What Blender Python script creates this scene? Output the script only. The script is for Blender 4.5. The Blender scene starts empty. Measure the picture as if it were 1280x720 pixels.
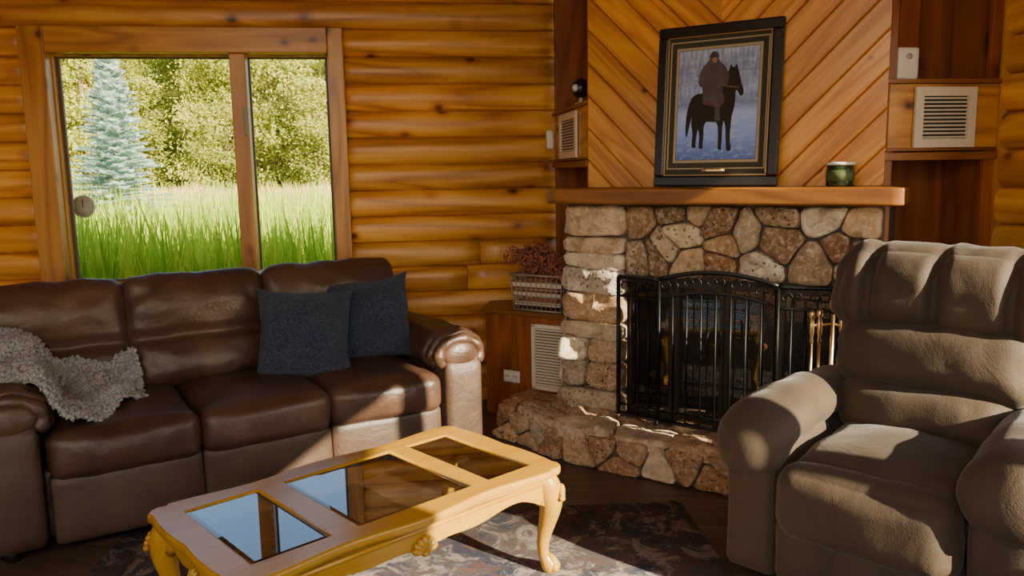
import bpy, math, random
from mathutils import Vector, Matrix, noise, Euler
random.seed(7)
S=bpy.context.scene
D=bpy.data
R=math.radians

# ------------------------------------------------------------------ helpers
def link(o):
    S.collection.objects.link(o); return o
def empty(name,loc=(0,0,0),rz=0,parent=None):
    o=D.objects.new(name,None); o.empty_display_size=.1
    o.location=loc; o.rotation_euler=(0,0,rz); link(o)
    if parent: o.parent=parent
    return o

class MB:
    def __init__(s):
        s.V=[];s.F=[];s.Rn=[];s.C=[];s.M=[];s.Sm=[]
        s.rnd=.5;s.col=(1,1,1,1);s.mi=0;s.X=Matrix.Identity(4)
    def add(s,vs,fs,smooth=True):
        b=len(s.V)
        for v in vs:
            s.V.append(tuple(s.X@Vector(v))); s.Rn.append(s.rnd); s.C.append(s.col)
        for f in fs:
            s.F.append(tuple(b+i for i in f)); s.M.append(s.mi); s.Sm.append(smooth)
    def box(s,x0,x1,y0,y1,z0,z1):
        v=[(x0,y0,z0),(x1,y0,z0),(x1,y1,z0),(x0,y1,z0),(x0,y0,z1),(x1,y0,z1),(x1,y1,z1),(x0,y1,z1)]
        s.add(v,[(0,3,2,1),(4,5,6,7),(0,1,5,4),(1,2,6,5),(2,3,7,6),(3,0,4,7)],False)
    def rbox(s,c,size,r=.05,n=10,bulge=(0,0,0),rot=(0,0,0),nz=0,fq=4,seed=0,fn=None,pw=.75):
        h=Vector(size)/2; r=min(r,min(h)*.999)
        E=Euler(rot).to_matrix(); c=Vector(c)
        idx={};vs=[];fs=[]
        def gv(i,j,k):
            key=(i,j,k)
            if key in idx: return idx[key]
            p=Vector((i,j,k))/n*2-Vector((1,1,1))
            p=Vector([math.copysign(abs(t)**pw,t) if t else 0 for t in p])
            q=Vector((p.x*h.x,p.y*h.y,p.z*h.z))
            inn=Vector([max(-(h[a]-r),min(h[a]-r,q[a])) for a in range(3)])
            d=q-inn
            if d.length>1e-9: q=inn+d.normalized()*r
            b=Vector((bulge[0]*p.x*(1-p.y**2)*(1-p.z**2),bulge[1]*p.y*(1-p.x**2)*(1-p.z**2),bulge[2]*p.z*(1-p.x**2)*(1-p.y**2)))
            q=q+b
            if nz:
                o=Vector((seed*3.1,seed*1.7,seed))
                q=q+q.normalized()*nz*noise.noise(q*fq+o)+q.normalized()*nz*.5*noise.noise(q*fq*2.3+o)
            if fn: q=fn(q,p)
            idx[key]=len(vs); vs.append(E@q+c); return idx[key]
        for a in range(n):
            for b in range(n):
                fs.append((gv(a,b,0),gv(a,b+1,0),gv(a+1,b+1,0),gv(a+1,b,0)))
                fs.append((gv(a,b,n),gv(a+1,b,n),gv(a+1,b+1,n),gv(a,b+1,n)))
                fs.append((gv(a,0,b),gv(a+1,0,b),gv(a+1,0,b+1),gv(a,0,b+1)))
                fs.append((gv(a,n,b),gv(a,n,b+1),gv(a+1,n,b+1),gv(a+1,n,b)))
                fs.append((gv(0,a,b),gv(0,a,b+1),gv(0,a+1,b+1),gv(0,a+1,b)))
                fs.append((gv(n,a,b),gv(n,a+1,b),gv(n,a+1,b+1),gv(n,a,b+1)))
        s.add(vs,fs)
    def tube(s,pts,r,n=8,cyc=False,sx=1,cap=True,nz=0):
        pts=[Vector(p) for p in pts]; m=len(pts)
        rs=r if isinstance(r,(list,tuple)) else [r]*m
        vs=[];fs=[];up=None
        for i,p in enumerate(pts):
            a=pts[(i-1)%m] if (cyc or i>0) else p
            b=pts[(i+1)%m] if (cyc or i<m-1) else p
            t=(b-a).normalized()
            if up is None:
                up=Vector((0,0,1)) if abs(t.z)<.9 else Vector((1,0,0))
            u=(up-t*up.dot(t)).normalized(); w=t.cross(u); up=u
            for k in range(n):
                an=2*math.pi*k/n
                q=p+(u*math.cos(an)*sx+w*math.sin(an))*rs[i]
                if nz: q+=(q-p).normalized()*nz*noise.noise(q*7)
                vs.append(q)
        rng=m if cyc else m-1
        for i in range(rng):
            j=(i+1)%m
            for k in range(n):
                l=(k+1)%n
                fs.append((i*n+k,i*n+l,j*n+l,j*n+k))
        if not cyc and cap:
            fs.append(tuple(range(n-1,-1,-1))); fs.append(tuple((m-1)*n+k for k in range(n)))
        s.add(vs,fs)
    def sph(s,c,r,n=12,rot=(0,0,0),nz=0,fq=5):
        if not isinstance(r,(tuple,list)): r=(r,r,r)
        E=Euler(rot).to_matrix(); c=Vector(c); vs=[];fs=[]; m=n//2+1
        for i in range(m+1):
            th=math.pi*i/m
            for k in range(n):
                ph=2*math.pi*k/n
                d=Vector((math.sin(th)*math.cos(ph),math.sin(th)*math.sin(ph),math.cos(th)))
                q=Vector((d.x*r[0],d.y*r[1],d.z*r[2]))
                if nz: q*=1+nz*noise.noise(d*fq+c*7)
                vs.append(E@q+c)
        for i in range(m):
            for k in range(n):
                l=(k+1)%n
                fs.append((i*n+k,(i+1)*n+k,(i+1)*n+l,i*n+l))
        s.add(vs,fs)
    def lathe(s,c,prof,n=24):
        c=Vector(c); vs=[];fs=[]
        for (r,z) in prof:
            for k in range(n):
                a=2*math.pi*k/n; vs.append(c+Vector((r*math.cos(a),r*math.sin(a),z)))
        for i in range(len(prof)-1):
            for k in range(n):
                l=(k+1)%n; fs.append((i*n+k,i*n+l,(i+1)*n+l,(i+1)*n+k))
        fs.append(tuple(range(n-1,-1,-1))); fs.append(tuple((len(prof)-1)*n+k for k in range(n)))
        s.add(vs,fs)
    def prism(s,poly,f,h0,h1):
        n=len(poly)
        vs=[f(p[0],p[1],h0) for p in poly]+[f(p[0],p[1],h1) for p in poly]
        fs=[tuple(range(n-1,-1,-1)),tuple(range(n,2*n))]+[(i,(i+1)%n,n+(i+1)%n,n+i) for i in range(n)]
        s.add(vs,fs,False)
    def obj(s,name,mats,parent=None,bevel=0,sub=0,loc=None,rz=0):
        me=D.meshes.new(name); me.from_pydata(s.V,[],s.F)
        if not isinstance(mats,(list,tuple)): mats=[mats]
        for m in mats: me.materials.append(m)
        for i,p in enumerate(me.polygons):
            p.material_index=s.M[i]; p.use_smooth=s.Sm[i]
        a=me.attributes.new('rnd','FLOAT','POINT'); a.data.foreach_set('value',s.Rn)
        a=me.attributes.new('scol','FLOAT_COLOR','POINT')
        a.data.foreach_set('color',[x for c in s.C for x in c])
        o=D.objects.new(name,me); link(o)
        if parent: o.parent=parent
        if loc is not None: o.location=loc
        o.rotation_euler=(0,0,rz)
        if bevel:
            b=o.modifiers.new('bev','BEVEL'); b.width=bevel; b.segments=2; b.limit_method='ANGLE'; b.angle_limit=R(40)
        if sub:
            b=o.modifiers.new('sub','SUBSURF'); b.levels=sub; b.render_levels=sub
        return o

def catmull(pts,k=6):
    out=[];n=len(pts)
    for i in range(n-1):
        p0=pts[max(0,i-1)];p1=pts[i];p2=pts[i+1];p3=pts[min(n-1,i+2)]
        for j in range(k):
            t=j/k
            out.append(tuple(.5*((2*b)+(-a+c)*t+(2*a-5*b+4*c-d)*t*t+(-a+3*b-3*c+d)*t**3) for a,b,c,d in zip(p0,p1,p2,p3)))
    out.append(tuple(pts[-1])); return out

def curve2d(name,loops,ext,bev,mat,parent,mtx):
    cu=D.curves.new(name+'_c','CURVE'); cu.dimensions='2D'; cu.fill_mode='BOTH'
    cu.extrude=ext; cu.bevel_depth=bev; cu.bevel_resolution=3
    for L in loops:
        sp=cu.splines.new('POLY'); sp.points.add(len(L)-1)
        for i,p in enumerate(L): sp.points[i].co=(p[0],p[1],0,1)
        sp.use_cyclic_u=True
    tmp=D.objects.new('tmp',cu); link(tmp)
    bpy.context.view_layer.update()
    dg=bpy.context.evaluated_depsgraph_get()
    me=D.meshes.new_from_object(tmp.evaluated_get(dg))
    D.objects.remove(tmp); me.name=name; me.transform(mtx)
    me.materials.clear(); me.materials.append(mat)
    a=me.attributes.new('rnd','FLOAT','POINT'); a.data.foreach_set('value',[.5]*len(me.vertices))
    o=D.objects.new(name,me); link(o); o.parent=parent
    return o

# ------------------------------------------------------------------ materials
class NT:
    def __init__(s,name):
        s.m=D.materials.new(name); s.m.use_nodes=True; s.t=s.m.node_tree
        s.b=s.t.nodes['Principled BSDF']
    def n(s,ty,ins=None,**kw):
        nd=s.t.nodes.new(ty)
        for k,v in kw.items(): setattr(nd,k,v)
        if ins:
            for k,v in ins.items(): s.set(nd.inputs[k],v)
        return nd
    def set(s,inp,v):
        if hasattr(v,'is_output') or isinstance(v,bpy.types.NodeSocket): s.t.links.new(v,inp)
        else: inp.default_value=v
    def math(s,op,a,b=0,c=0,clamp=False):
        nd=s.n('ShaderNodeMath',{0:a,1:b,2:c},operation=op); nd.use_clamp=clamp; return nd.outputs[0]
    def mix(s,f,a,b,bt='MIX'):
        nd=s.n('ShaderNodeMix',None,data_type='RGBA',blend_type=bt)
        s.set(nd.inputs[0],f); s.set(nd.inputs[6],a); s.set(nd.inputs[7],b); return nd.outputs[2]
    def ramp(s,f,pts):
        nd=s.n('ShaderNodeValToRGB',{0:f}); cr=nd.color_ramp
        while len(cr.elements)<len(pts): cr.elements.new(.5)
        for e,(p,c) in zip(cr.elements,pts):
            e.position=p; e.color=(c[0],c[1],c[2],1) if not isinstance(c,float) else (c,c,c,1)
        return nd.outputs[0]
    def coord(s,kind='Object',scale=(1,1,1),off=None,rot=(0,0,0)):
        tc=s.n('ShaderNodeTexCoord').outputs[kind]
        if off is not None:
            cx=s.n('ShaderNodeCombineXYZ',{0:off,1:off,2:off}).outputs[0]
            tc=s.n('ShaderNodeVectorMath',{0:tc,1:cx},operation='ADD').outputs[0]
        return s.n('ShaderNodeMapping',{'Vector':tc,'Scale':scale,'Rotation':rot}).outputs[0]
    def noise(s,vec,scale,det=4,rough=.55,dist=0):
        return s.n('ShaderNodeTexNoise',{'Vector':vec,'Scale':scale,'Detail':det,'Roughness':rough,'Distortion':dist}).outputs[0]
    def vor(s,vec,scale,feat='F1'):
        return s.n('ShaderNodeTexVoronoi',{'Vector':vec,'Scale':scale},feature=feat).outputs[0]
    def attr(s,name,out='Fac'):
        return s.n('ShaderNodeAttribute',attribute_name=name).outputs[out]
    def bump(s,h,st=.3,dist=.01,nrm=None):
        nd=s.n('ShaderNodeBump',{'Height':h,'Strength':st,'Distance':dist})
        if nrm: s.set(nd.inputs['Normal'],nrm)
        return nd.outputs[0]
    def out(s,col=None,rough=None,nrm=None,**kw):
        if col is not None: s.set(s.b.inputs['Base Color'],col if not isinstance(col,tuple) else (*col[:3],1))
        if rough is not None: s.set(s.b.inputs['Roughness'],rough)
        if nrm is not None: s.set(s.b.inputs['Normal'],nrm)
        for k,v in kw.items(): s.set(s.b.inputs[k.replace('_',' ')],v)
        return s.m

def plain(name,col,rough=.5,**kw):
    t=NT(name); c=t.coord()
    n=t.noise(c,40,3)
    cc=t.mix(n,tuple(x*.85 for x in col)+(1,),tuple(min(1,x*1.1) for x in col)+(1,))
    return t.out(cc,rough,**kw)

def wood(name,dk,md,lt,axis=0,freq=1.0,rough=.4,knots=True,coat=.0,var=.35,knotscale=4.5,rot=(0,0,0),rings_w=.55,nr=11):
    t=NT(name); rnd=t.attr('rnd'); off=t.math('MULTIPLY',rnd,23.7)
    sc=[5*freq]*3; sc[axis]=.55*freq
    c1=t.coord(scale=tuple(sc),off=off,rot=rot)
    n1=t.noise(c1,1.0,2,.4,.4)
    rings=t.math('PINGPONG',t.math('MULTIPLY',n1,nr),1)
    sc=[70*freq]*3; sc[axis]=2.5*freq
    n2=t.noise(t.coord(scale=tuple(sc),off=off,rot=rot),1,4,.6)
    g=t.math('ADD',t.math('MULTIPLY',rings,rings_w),t.math('MULTIPLY',n2,1.05-rings_w))
    col=t.ramp(g,[(.15,dk),(.45,md),(.85,lt)])
    n3=t.noise(t.coord(off=off,scale=(1.5,1.5,1.5)),1.2,2)
    col=t.mix(t.math('MULTIPLY',n3,.5),col,(*md,1))
    if knots:
        kc=[1.0]*3; kc[axis]=.7
        v=t.vor(t.coord(scale=tuple(kc),off=off),knotscale)
        k=t.ramp(v,[(.05,1.),(.13,0.)])
        k2=t.ramp(v,[(.10,.6),(.24,0.)])
        col=t.mix(k2,col,(*md,1),'MULTIPLY')
        col=t.mix(k,col,(dk[0]*.25,dk[1]*.2,dk[2]*.2,1))
    vv=t.math('ADD',t.math('MULTIPLY',rnd,var),1-var/2)
    col=t.n('ShaderNodeHueSaturation',{'Color':col,'Value':vv,'Saturation':1.0}).outputs[0]
    return t.out(col,rough,t.bump(g,.15,.004),Coat_Weight=coat,Coat_Roughness=.2)

M={}
M['log']=wood('pine_log',(.30,.10,.012),(.61,.265,.038),(.87,.47,.10),0,1,.40,coat=.12)
M['trimwood']=wood('pine_trim',(.22,.082,.008),(.43,.18,.022),(.61,.31,.055),2,1,.38,coat=.1,knotscale=6)
M['trimwoodx']=wood('pine_trim_h',(.22,.082,.008),(.43,.18,.022),(.61,.31,.055),0,1,.38,coat=.1,knotscale=6)
M['mantel']=wood('mantel_wood',(.12,.036,.004),(.22,.078,.009),(.30,.12,.016),0,1,.42,knots=False,coat=.05,var=.05)
M['cedar']=wood('cedar_panel',(.12,.030,.006),(.26,.072,.013),(.37,.12,.024),2,1,.4,knots=True,coat=.1,knotscale=4)
M['oak']=wood('oak_gold',(.28,.125,.006),(.46,.235,.013),(.58,.325,.026),0,1.6,.25,knots=False,coat=.35,var=.1,rings_w=.25,nr=6)
M['mortar']=plain('mortar',(.13,.10,.075),.95)
M['black']=plain('black_iron',(.012,.012,.013),.45,Metallic=.6)
M['blackframe']=plain('black_frame',(.015,.013,.012),.3)
M['brass']=plain('brass',(.80,.58,.30),.28,Metallic=1.)
M['white']=plain('white_plastic',(.80,.78,.74),.4)
M['vent']=plain('almond_metal',(.74,.68,.56),.45)
M['darkslot']=plain('vent_slot',(.03,.025,.02),.8)
M['grayslot']=plain('vent_slot_gray',(.20,.18,.15),.8)
M['soot']=plain('firebox_soot',(.03,.026,.023),.9)

def m_chevron():
    t=NT('chevron_boards'); rnd=t.attr('rnd'); off=t.math('MULTIPLY',rnd,31.)
    col=t.attr('scol','Color'); sep=t.n('ShaderNodeSeparateColor',{0:col})
    vec=t.n('ShaderNodeCombineXYZ',{0:t.math('ADD',sep.outputs[0],off),1:t.math('ADD',sep.outputs[1],off),2:off}).outputs[0]
    mp=t.n('ShaderNodeMapping',{'Vector':vec,'Scale':(.8,9,1)}).outputs[0]
    rings=t.math('PINGPONG',t.math('MULTIPLY',t.noise(mp,1,2,.4,.5),10),1)
    mp2=t.n('ShaderNodeMapping',{'Vector':vec,'Scale':(3,90,1)}).outputs[0]
    g=t.math('ADD',t.math('MULTIPLY',rings,.5),t.math('MULTIPLY',t.noise(mp2,1,3),.5))
    c=t.ramp(g,[(.15,(.45,.155,.017)),(.5,(.66,.27,.038)),(.85,(.78,.38,.074))])
    kv=t.vor(t.n('ShaderNodeMapping',{'Vector':vec,'Scale':(.8,1.,1)}).outputs[0],5.5)
    c=t.mix(t.ramp(kv,[(.05,.9),(.10,0.)]),c,(.12,.03,.005,1))
    vv=t.math('ADD',t.math('MULTIPLY',rnd,.35),.82)
    c=t.n('ShaderNodeHueSaturation',{'Color':c,'Value':vv}).outputs[0]
    return t.out(c,.36,t.bump(g,.1,.003),Coat_Weight=.2,Coat_Roughness=.2)
M['chev']=m_chevron()

def m_stone():
    t=NT('field_stone'); rnd=t.attr('rnd'); off=t.math('MULTIPLY',rnd,13.)
    base=t.attr('scol','Color'); c=t.coord(off=off)
    n1=t.noise(c,12,6,.65,.8); n2=t.noise(c,40,5,.7)
    col=t.mix(t.ramp(n1,[(.42,0.),(.66,1.)]),base,t.mix(.6,base,(.20,.085,.03,1)))
    col=t.mix(t.ramp(n2,[(.48,0.),(.66,.6)]),col,(.80,.70,.54,1))
    pits=t.ramp(t.vor(c,38),[(.0,0.),(.32,1.)])
    pm=t.ramp(rnd,[(.72,0.),(.76,1.)])
    col=t.mix(t.math('MULTIPLY',pm,t.math('SUBTRACT',1,pits)),col,(.06,.035,.02,1))
    h=t.math('ADD',t.math('MULTIPLY',n1,1.0),t.math('ADD',t.math('MULTIPLY',n2,.5),t.math('MULTIPLY',t.math('MULTIPLY',pits,pm),.6)))
    return t.out(col,.85,t.bump(h,1.,.022))
M['stone']=m_stone()

def m_leather(name,a,b,rough=.36,sc=1.0):
    t=NT(name); c=t.coord()
    n=t.noise(c,3.5*sc,4,.6,.5); cr=t.vor(c,130); w=t.noise(c,9,5,.6,1.5)
    col=t.mix(t.ramp(n,[(.3,0.),(.72,1.)]),(*a,1),(*b,1))
    h=t.math('ADD',t.math('MULTIPLY',cr,.12),w)
    r=t.math('ADD',t.math('MULTIPLY',n,.25),rough-.1)
    return t.out(col,r,t.bump(h,.35,.014))
M['leather']=m_leather('brown_leather',(.040,.020,.012),(.095,.050,.031),.38)
M['leather2']=m_leather('taupe_leather',(.046,.026,.016),(.084,.050,.031),.50)

def m_suede():
    t=NT('taupe_microfiber'); c=t.coord()
    n=t.noise(c,4,4,.6,.8); f=t.noise(c,220,2)
    col=t.mix(n,(.024,.015,.009,1),(.085,.057,.033,1))
    return t.out(col,.75,t.bump(t.math('ADD',t.noise(c,8,4,.6,1),t.math('MULTIPLY',f,.25)),.35,.014),Sheen_Weight=.15,Sheen_Roughness=.4)
M['suede']=m_suede()
def m_fab(name,a,b,sc=150,sheen=.4,bs=.6):
    t=NT(name); c=t.coord(); f=t.noise(c,sc,3,.7); n=t.noise(c,9,4)
    col=t.mix(t.math('ADD',t.math('MULTIPLY',f,.6),t.math('MULTIPLY',n,.4)),(*a,1),(*b,1))
    return t.out(col,.9,t.bump(f,bs,.006),Sheen_Weight=sheen)
def m_navy():
    t=NT('navy_chenille'); c=t.coord(); f=t.noise(t.coord(scale=(1,1,2.2)),75,4,.8); n=t.noise(c,10,4,.7)
    col=t.mix(t.ramp(f,[(.38,0.),(.62,1.)]),(.002,.006,.020,1),t.mix(n,(.025,.042,.085,1),(.060,.085,.135,1)))
    return t.out(col,.9,t.bump(t.math('ADD',f,t.math('MULTIPLY',n,.6)),1.,.01),Sheen_Weight=.1)
M['navy']=m_navy()
M['throw']=m_fab('gray_fleece',(.15,.15,.15),(.50,.49,.47),120,.2,1.)

def m_rug():
    t=NT('distressed_rug'); c=t.coord()
    n1=t.noise(c,2.6,8,.74,.6); n2=t.noise(t.coord(scale=(30,120,30)),1,3,.7); n3=t.noise(c,6,8,.78,1.)
    m=t.n('ShaderNodeTexMagic',{'Vector':c,'Scale':3.2,'Distortion':2.2},turbulence_depth=4).outputs[1]
    col=t.mix(t.ramp(n1,[(.44,0.),(.56,1.)]),(.028,.042,.085,1),(.115,.095,.10,1))
    col=t.mix(t.ramp(n3,[(.50,0.),(.58,.85)]),col,(.46,.40,.36,1))
    col=t.mix(t.math('MULTIPLY',t.ramp(m,[(.45,0.),(.6,.8)]),t.ramp(n3,[(.38,.9),(.55,0.)])),col,(.22,.085,.05,1))
    col=t.mix(t.math('MULTIPLY',n2,.8),col,t.mix(.6,col,(.016,.02,.04,1)))
    return t.out(col,.95,t.bump(t.math('ADD',n2,n3),.5,.006))
M['rug']=m_rug()

def m_floor():
    t=NT('floor_planks'); c=t.coord(rot=(0,0,R(8)))
    br=t.n('ShaderNodeTexBrick',{'Vector':c,'Color1':(.1,.1,.1,1),'Color2':(.9,.9,.9,1),'Mortar':(0,0,0,1),'Scale':1.,'Mortar Size':.002,'Brick Width':1.3,'Row Height':.15})
    v=br.outputs[0]
    g=t.noise(t.coord(scale=(2,40,1),rot=(0,0,R(8)),off=t.math('MULTIPLY',v,9)),1.2,5,.6,.3)
    col=t.ramp(g,[(.25,(.06,.040,.028)),(.55,(.12,.080,.056)),(.8,(.20,.14,.10))])
    col=t.mix(.25,col,v,'MULTIPLY')
    col=t.mix(br.outputs[1],col,(.01,.007,.005,1))
    return t.out(col,.38,t.bump(g,.1,.003))
M['floor']=m_floor()

def m_glass(name,tint,refl=1.0,boost=0.0):
    t=NT(name); t.t.nodes.remove(t.b); o=t.t.nodes['Material Output']
    fr=t.n('ShaderNodeFresnel',{'IOR':1.5}).outputs[0]
    f=t.math('ADD',t.math('MULTIPLY',fr,refl),boost,clamp=True)
    tr=t.n('ShaderNodeBsdfTransparent',{'Color':(*tint,1)}).outputs[0]
    gl=t.n('ShaderNodeBsdfGlossy',{'Roughness':.01,'Color':(1,1,1,1)}).outputs[0]
    mx=t.n('ShaderNodeMixShader',{0:f,1:tr,2:gl}).outputs[0]
    t.t.links.new(mx,o.inputs[0]); return t.m
M['glass']=m_glass('window_glass',(.98,.99,.98),.06)
M['tableglass']=m_glass('smoked_table_glass',(.40,.38,.34),1.,.16)
M['doorglass']=m_glass('fireplace_glass',(.45,.44,.42),1.,.05)

def m_leaf(name,a,b,sc=3):
    t=NT(name); t.t.nodes.remove(t.b); o=t.t.nodes['Material Output']
    r=t.attr('rnd'); oi=t.n('ShaderNodeObjectInfo').outputs['Random']
    f=t.math('ADD',t.math('MULTIPLY',r,.75),t.math('MULTIPLY',oi,.35),clamp=True)
    c=t.mix(f,(*a,1),(*b,1))
    d=t.n('ShaderNodeBsdfDiffuse',{'Color':c}).outputs[0]; tl=t.n('ShaderNodeBsdfTranslucent',{'Color':c}).outputs[0]
    t.t.links.new(t.n('ShaderNodeMixShader',{0:.4,1:d,2:tl}).outputs[0],o.inputs[0]); return t.m
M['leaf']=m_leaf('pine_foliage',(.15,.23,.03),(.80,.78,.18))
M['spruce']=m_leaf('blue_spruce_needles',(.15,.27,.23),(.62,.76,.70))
M['grass']=m_leaf('meadow_grass_blades',(.20,.44,.02),(.86,.88,.12))
M['drygrass']=m_leaf('dry_grass',(.55,.50,.14),(.90,.76,.34))
M['bark']=plain('tree_bark',(.20,.13,.08),.9)
M['ground']=plain('meadow_ground',(.30,.38,.08),.95)
M['flower']=m_fab('dried_hydrangea',(.16,.040,.025),(.46,.16,.10),30,.1,.2)

# ------------------------------------------------------------------ geometry constants
A8=R(8); W0=Vector((.293,5.254,0)); WD=Vector((math.cos(A8),math.sin(A8),0))
Z0=2.386; DZ=.165

def log_wall(name,loc,rz,x0,x1,z0,z1,openings,seed,side=1):
    rg=random.Random(seed); mb=MB()
    k0=int(math.floor((z0-Z0)/DZ)); k1=int(math.ceil((z1-Z0)/DZ))
    for k in range(k0,k1):
        za=Z0+k*DZ; zb=za+DZ
        segs=[(x0,x1)]
        for (a,b,c,d) in openings:
            ns=[]
            if zb-.03>c and za+.03<d:
                for (p,q) in segs:
                    if a>p: ns.append((p,min(q,a)))
                    if b<q: ns.append((max(p,b),q))
                segs=ns
        fin=[]
        for (p,q) in segs:
            if q-p>1.2 and rg.random()<.35:
                m=p+(q-p)*rg.uniform(.25,.75); fin+= [(p,m-.002),(m+.002,q)]
            elif q-p>.01: fin.append((p,q))
        for (p,q) in fin:
            mb.rnd=rg.random(); ns=max(1,int((q-p)/.12)); prof=13
            vs=[];fs=[]
            for i in range(ns+1):
                x=p+(q-p)*i/ns
                for j in range(prof):
                    a=-math.pi/2+math.pi*j/(prof-1)
                    ca=max(0,math.cos(a))**.7
                    rr=1+.08*noise.noise(Vector((x*1.3,k*7.7,a)))
                    vs.append((x,.06-.058*ca*rr*side,(za+zb)/2+(DZ/2)*math.sin(a)+.004*noise.noise(Vector((x*1.1,k*3.1,0)))*math.cos(a)))
            for i in range(ns):
                for j in range(prof-1):
                    fs.append((i*prof+j,(i+1)*prof+j,(i+1)*prof+j+1,i*prof+j+1))
            fs.append(tuple(range(prof))); fs.append(tuple(ns*prof+j for j in range(prof-1,-1,-1)))
            mb.add(vs,fs)
    mb.rnd=.1
    xs=sorted(set([x0,x1]+[o[0] for o in openings]+[o[1] for o in openings]))
    for i in range(len(xs)-1):
        a,b=xs[i],xs[i+1]; mid=(a+b)/2
        blk=[(z0,z1)]
        for o in openings:
            if o[0]<mid<o[1]:
                nb=[]
                for (p,q) in blk:
                    if o[2]>p: nb.append((p,o[2]))
                    if o[3]<q: nb.append((o[3],q))
                blk=nb
        for (p,q) in blk: mb.box(a,b,.055,.16,p,q)
    return mb.obj(name,M['log'],loc=loc,rz=rz)

log_wall('wall_back',W0,A8,-4.5,0.02,0,2.95,[(-3.09,-1.38,.80,2.31)],3)
win=empty('window_1',W0,A8)
mb=MB()
mb.rnd=.4; mb.box(-3.164,-3.02,-.035,.05,.70,2.387)
mb.rnd=.6; mb.box(-1.41,-1.315,-.035,.05,.70,2.387)
mb.box(-1.995,-1.90,-.015,.09,.86,2.235)
mb.obj('casing_vertical',M['trimwood'],win,.006)
mb=MB(); mb.rnd=.7
mb.box(-3.02,-1.41,-.035,.05,2.235,2.387); mb.rnd=.5; mb.box(-3.02,-1.41,-.035,.05,.70,.86)
mb.box(-3.2,-1.28,-.08,-.035,.80,.835)
mb.obj('casing_horizontal',M['trimwoodx'],win,.006)
mb=MB(); mb.rnd=.3
mb.box(-3.09,-3.01,.05,.17,.80,2.31);mb.box(-1.42,-1.38,.05,.17,.80,2.31)
mb.box(-3.01,-1.42,.05,.17,2.225,2.31);mb.box(-3.01,-1.42,.05,.17,.80,.865)
mb.obj('jamb',M['trimwood'],win,.003)
mb=MB()
for (a,b) in ((-3.01,-1.985),(-1.91,-1.42)):
    w=.018
    mb.box(a,a+w,.095,.12,.86,2.235);mb.box(b-w,b,.095,.12,.86,2.235);mb.box(a+w,b-w,.095,.12,2.217,2.235);mb.box(a+w,b-w,.095,.12,.86,.88)
mb.obj('sash',plain('sash_bronze',(.10,.06,.035),.5),win,.002)
mb=MB(); mb.box(-3.0,-1.99,.105,.108,.87,2.225); mb.box(-1.905,-1.43,.105,.108,.87,2.225)
mb.obj('glass',M['glass'],win)
mb=MB(); mb.box(-1.925,-1.905,-.03,-.01,1.75,1.92)
mb.obj('latch',plain('latch_gray',(.25,.22,.18),.4),win,.004)
# outdoor thermometer
th=empty('outdoor_thermometer',W0+WD*(-3.08)+Vector((.04,.30,1.33)),A8)
mb=MB(); mb.X=Matrix.Rotation(R(90),4,'X'); mb.lathe((0,0,0),[(.0,0),(.068,0),(.072,.012),(.066,.02),(.062,.016),(.0,.016)],28)
mb.obj('dial_case',plain('dial_case',(.55,.55,.5),.4),th)
mb=MB(); mb.X=Matrix.Rotation(R(90),4,'X'); mb.lathe((0,0,.0165),[(.0,0),(.060,0),(.060,.001),(0,.001)],28); mb.obj('dial_face',plain('dial_gray',(.46,.46,.44),.5),th)
mb=MB(); mb.box(-.002,.002,-.02,-.018,-.005,.045); mb.box(-.09,-.01,-.0,.02,-.012,.012) ; mb.obj('dial_needle_bracket',M['black'],th)

# right wall
RW=Vector((2.177,3.63,0)); rrz=math.atan2(-.99,.139)
log_wall('wall_right',RW,rrz,-.45,7.0,0,2.95,[(.80,3.85,.95,2.25)],5)
w2=empty('window_2',RW,rrz)
mb=MB()
for (a,b) in ((.70,.82),(2.30,2.38),(3.83,3.97)): mb.box(a,b,-.03,.1,.83,2.37)
mb.obj('casing_vertical',M['trimwood'],w2,.005)
mb=MB(); mb.box(.82,3.83,-.03,.1,2.25,2.37); mb.box(.82,3.83,-.03,.1,.83,.95); mb.obj('casing_horizontal',M['trimwoodx'],w2,.005)
log_wall('wall_left',Vector((-4.1,4.65,0)),R(98),-8.0,.6,0,2.95,[(-6.5,-3.0,.7,2.3)],8)
log_wall('wall_rear',Vector((3.3,-3.2,0)),R(188),0,8.0,0,2.95,[(1.2,6.8,.3,2.5)],9)

mb=MB(); mb.box(-5.2,3.6,-4.5,5.6,-.1,0); mb.obj('floor',M['floor'])
mb=MB(); mb.box(-5.2,3.6,-4.5,5.6,2.95,3.05); mb.obj('ceiling',M['trimwoodx'])

# ------------------------------------------------------------------ fireplace frame
FR=R(-32); FP=Vector((.996,3.953,0))
fp=empty('stone_fireplace',FP,FR)

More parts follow.
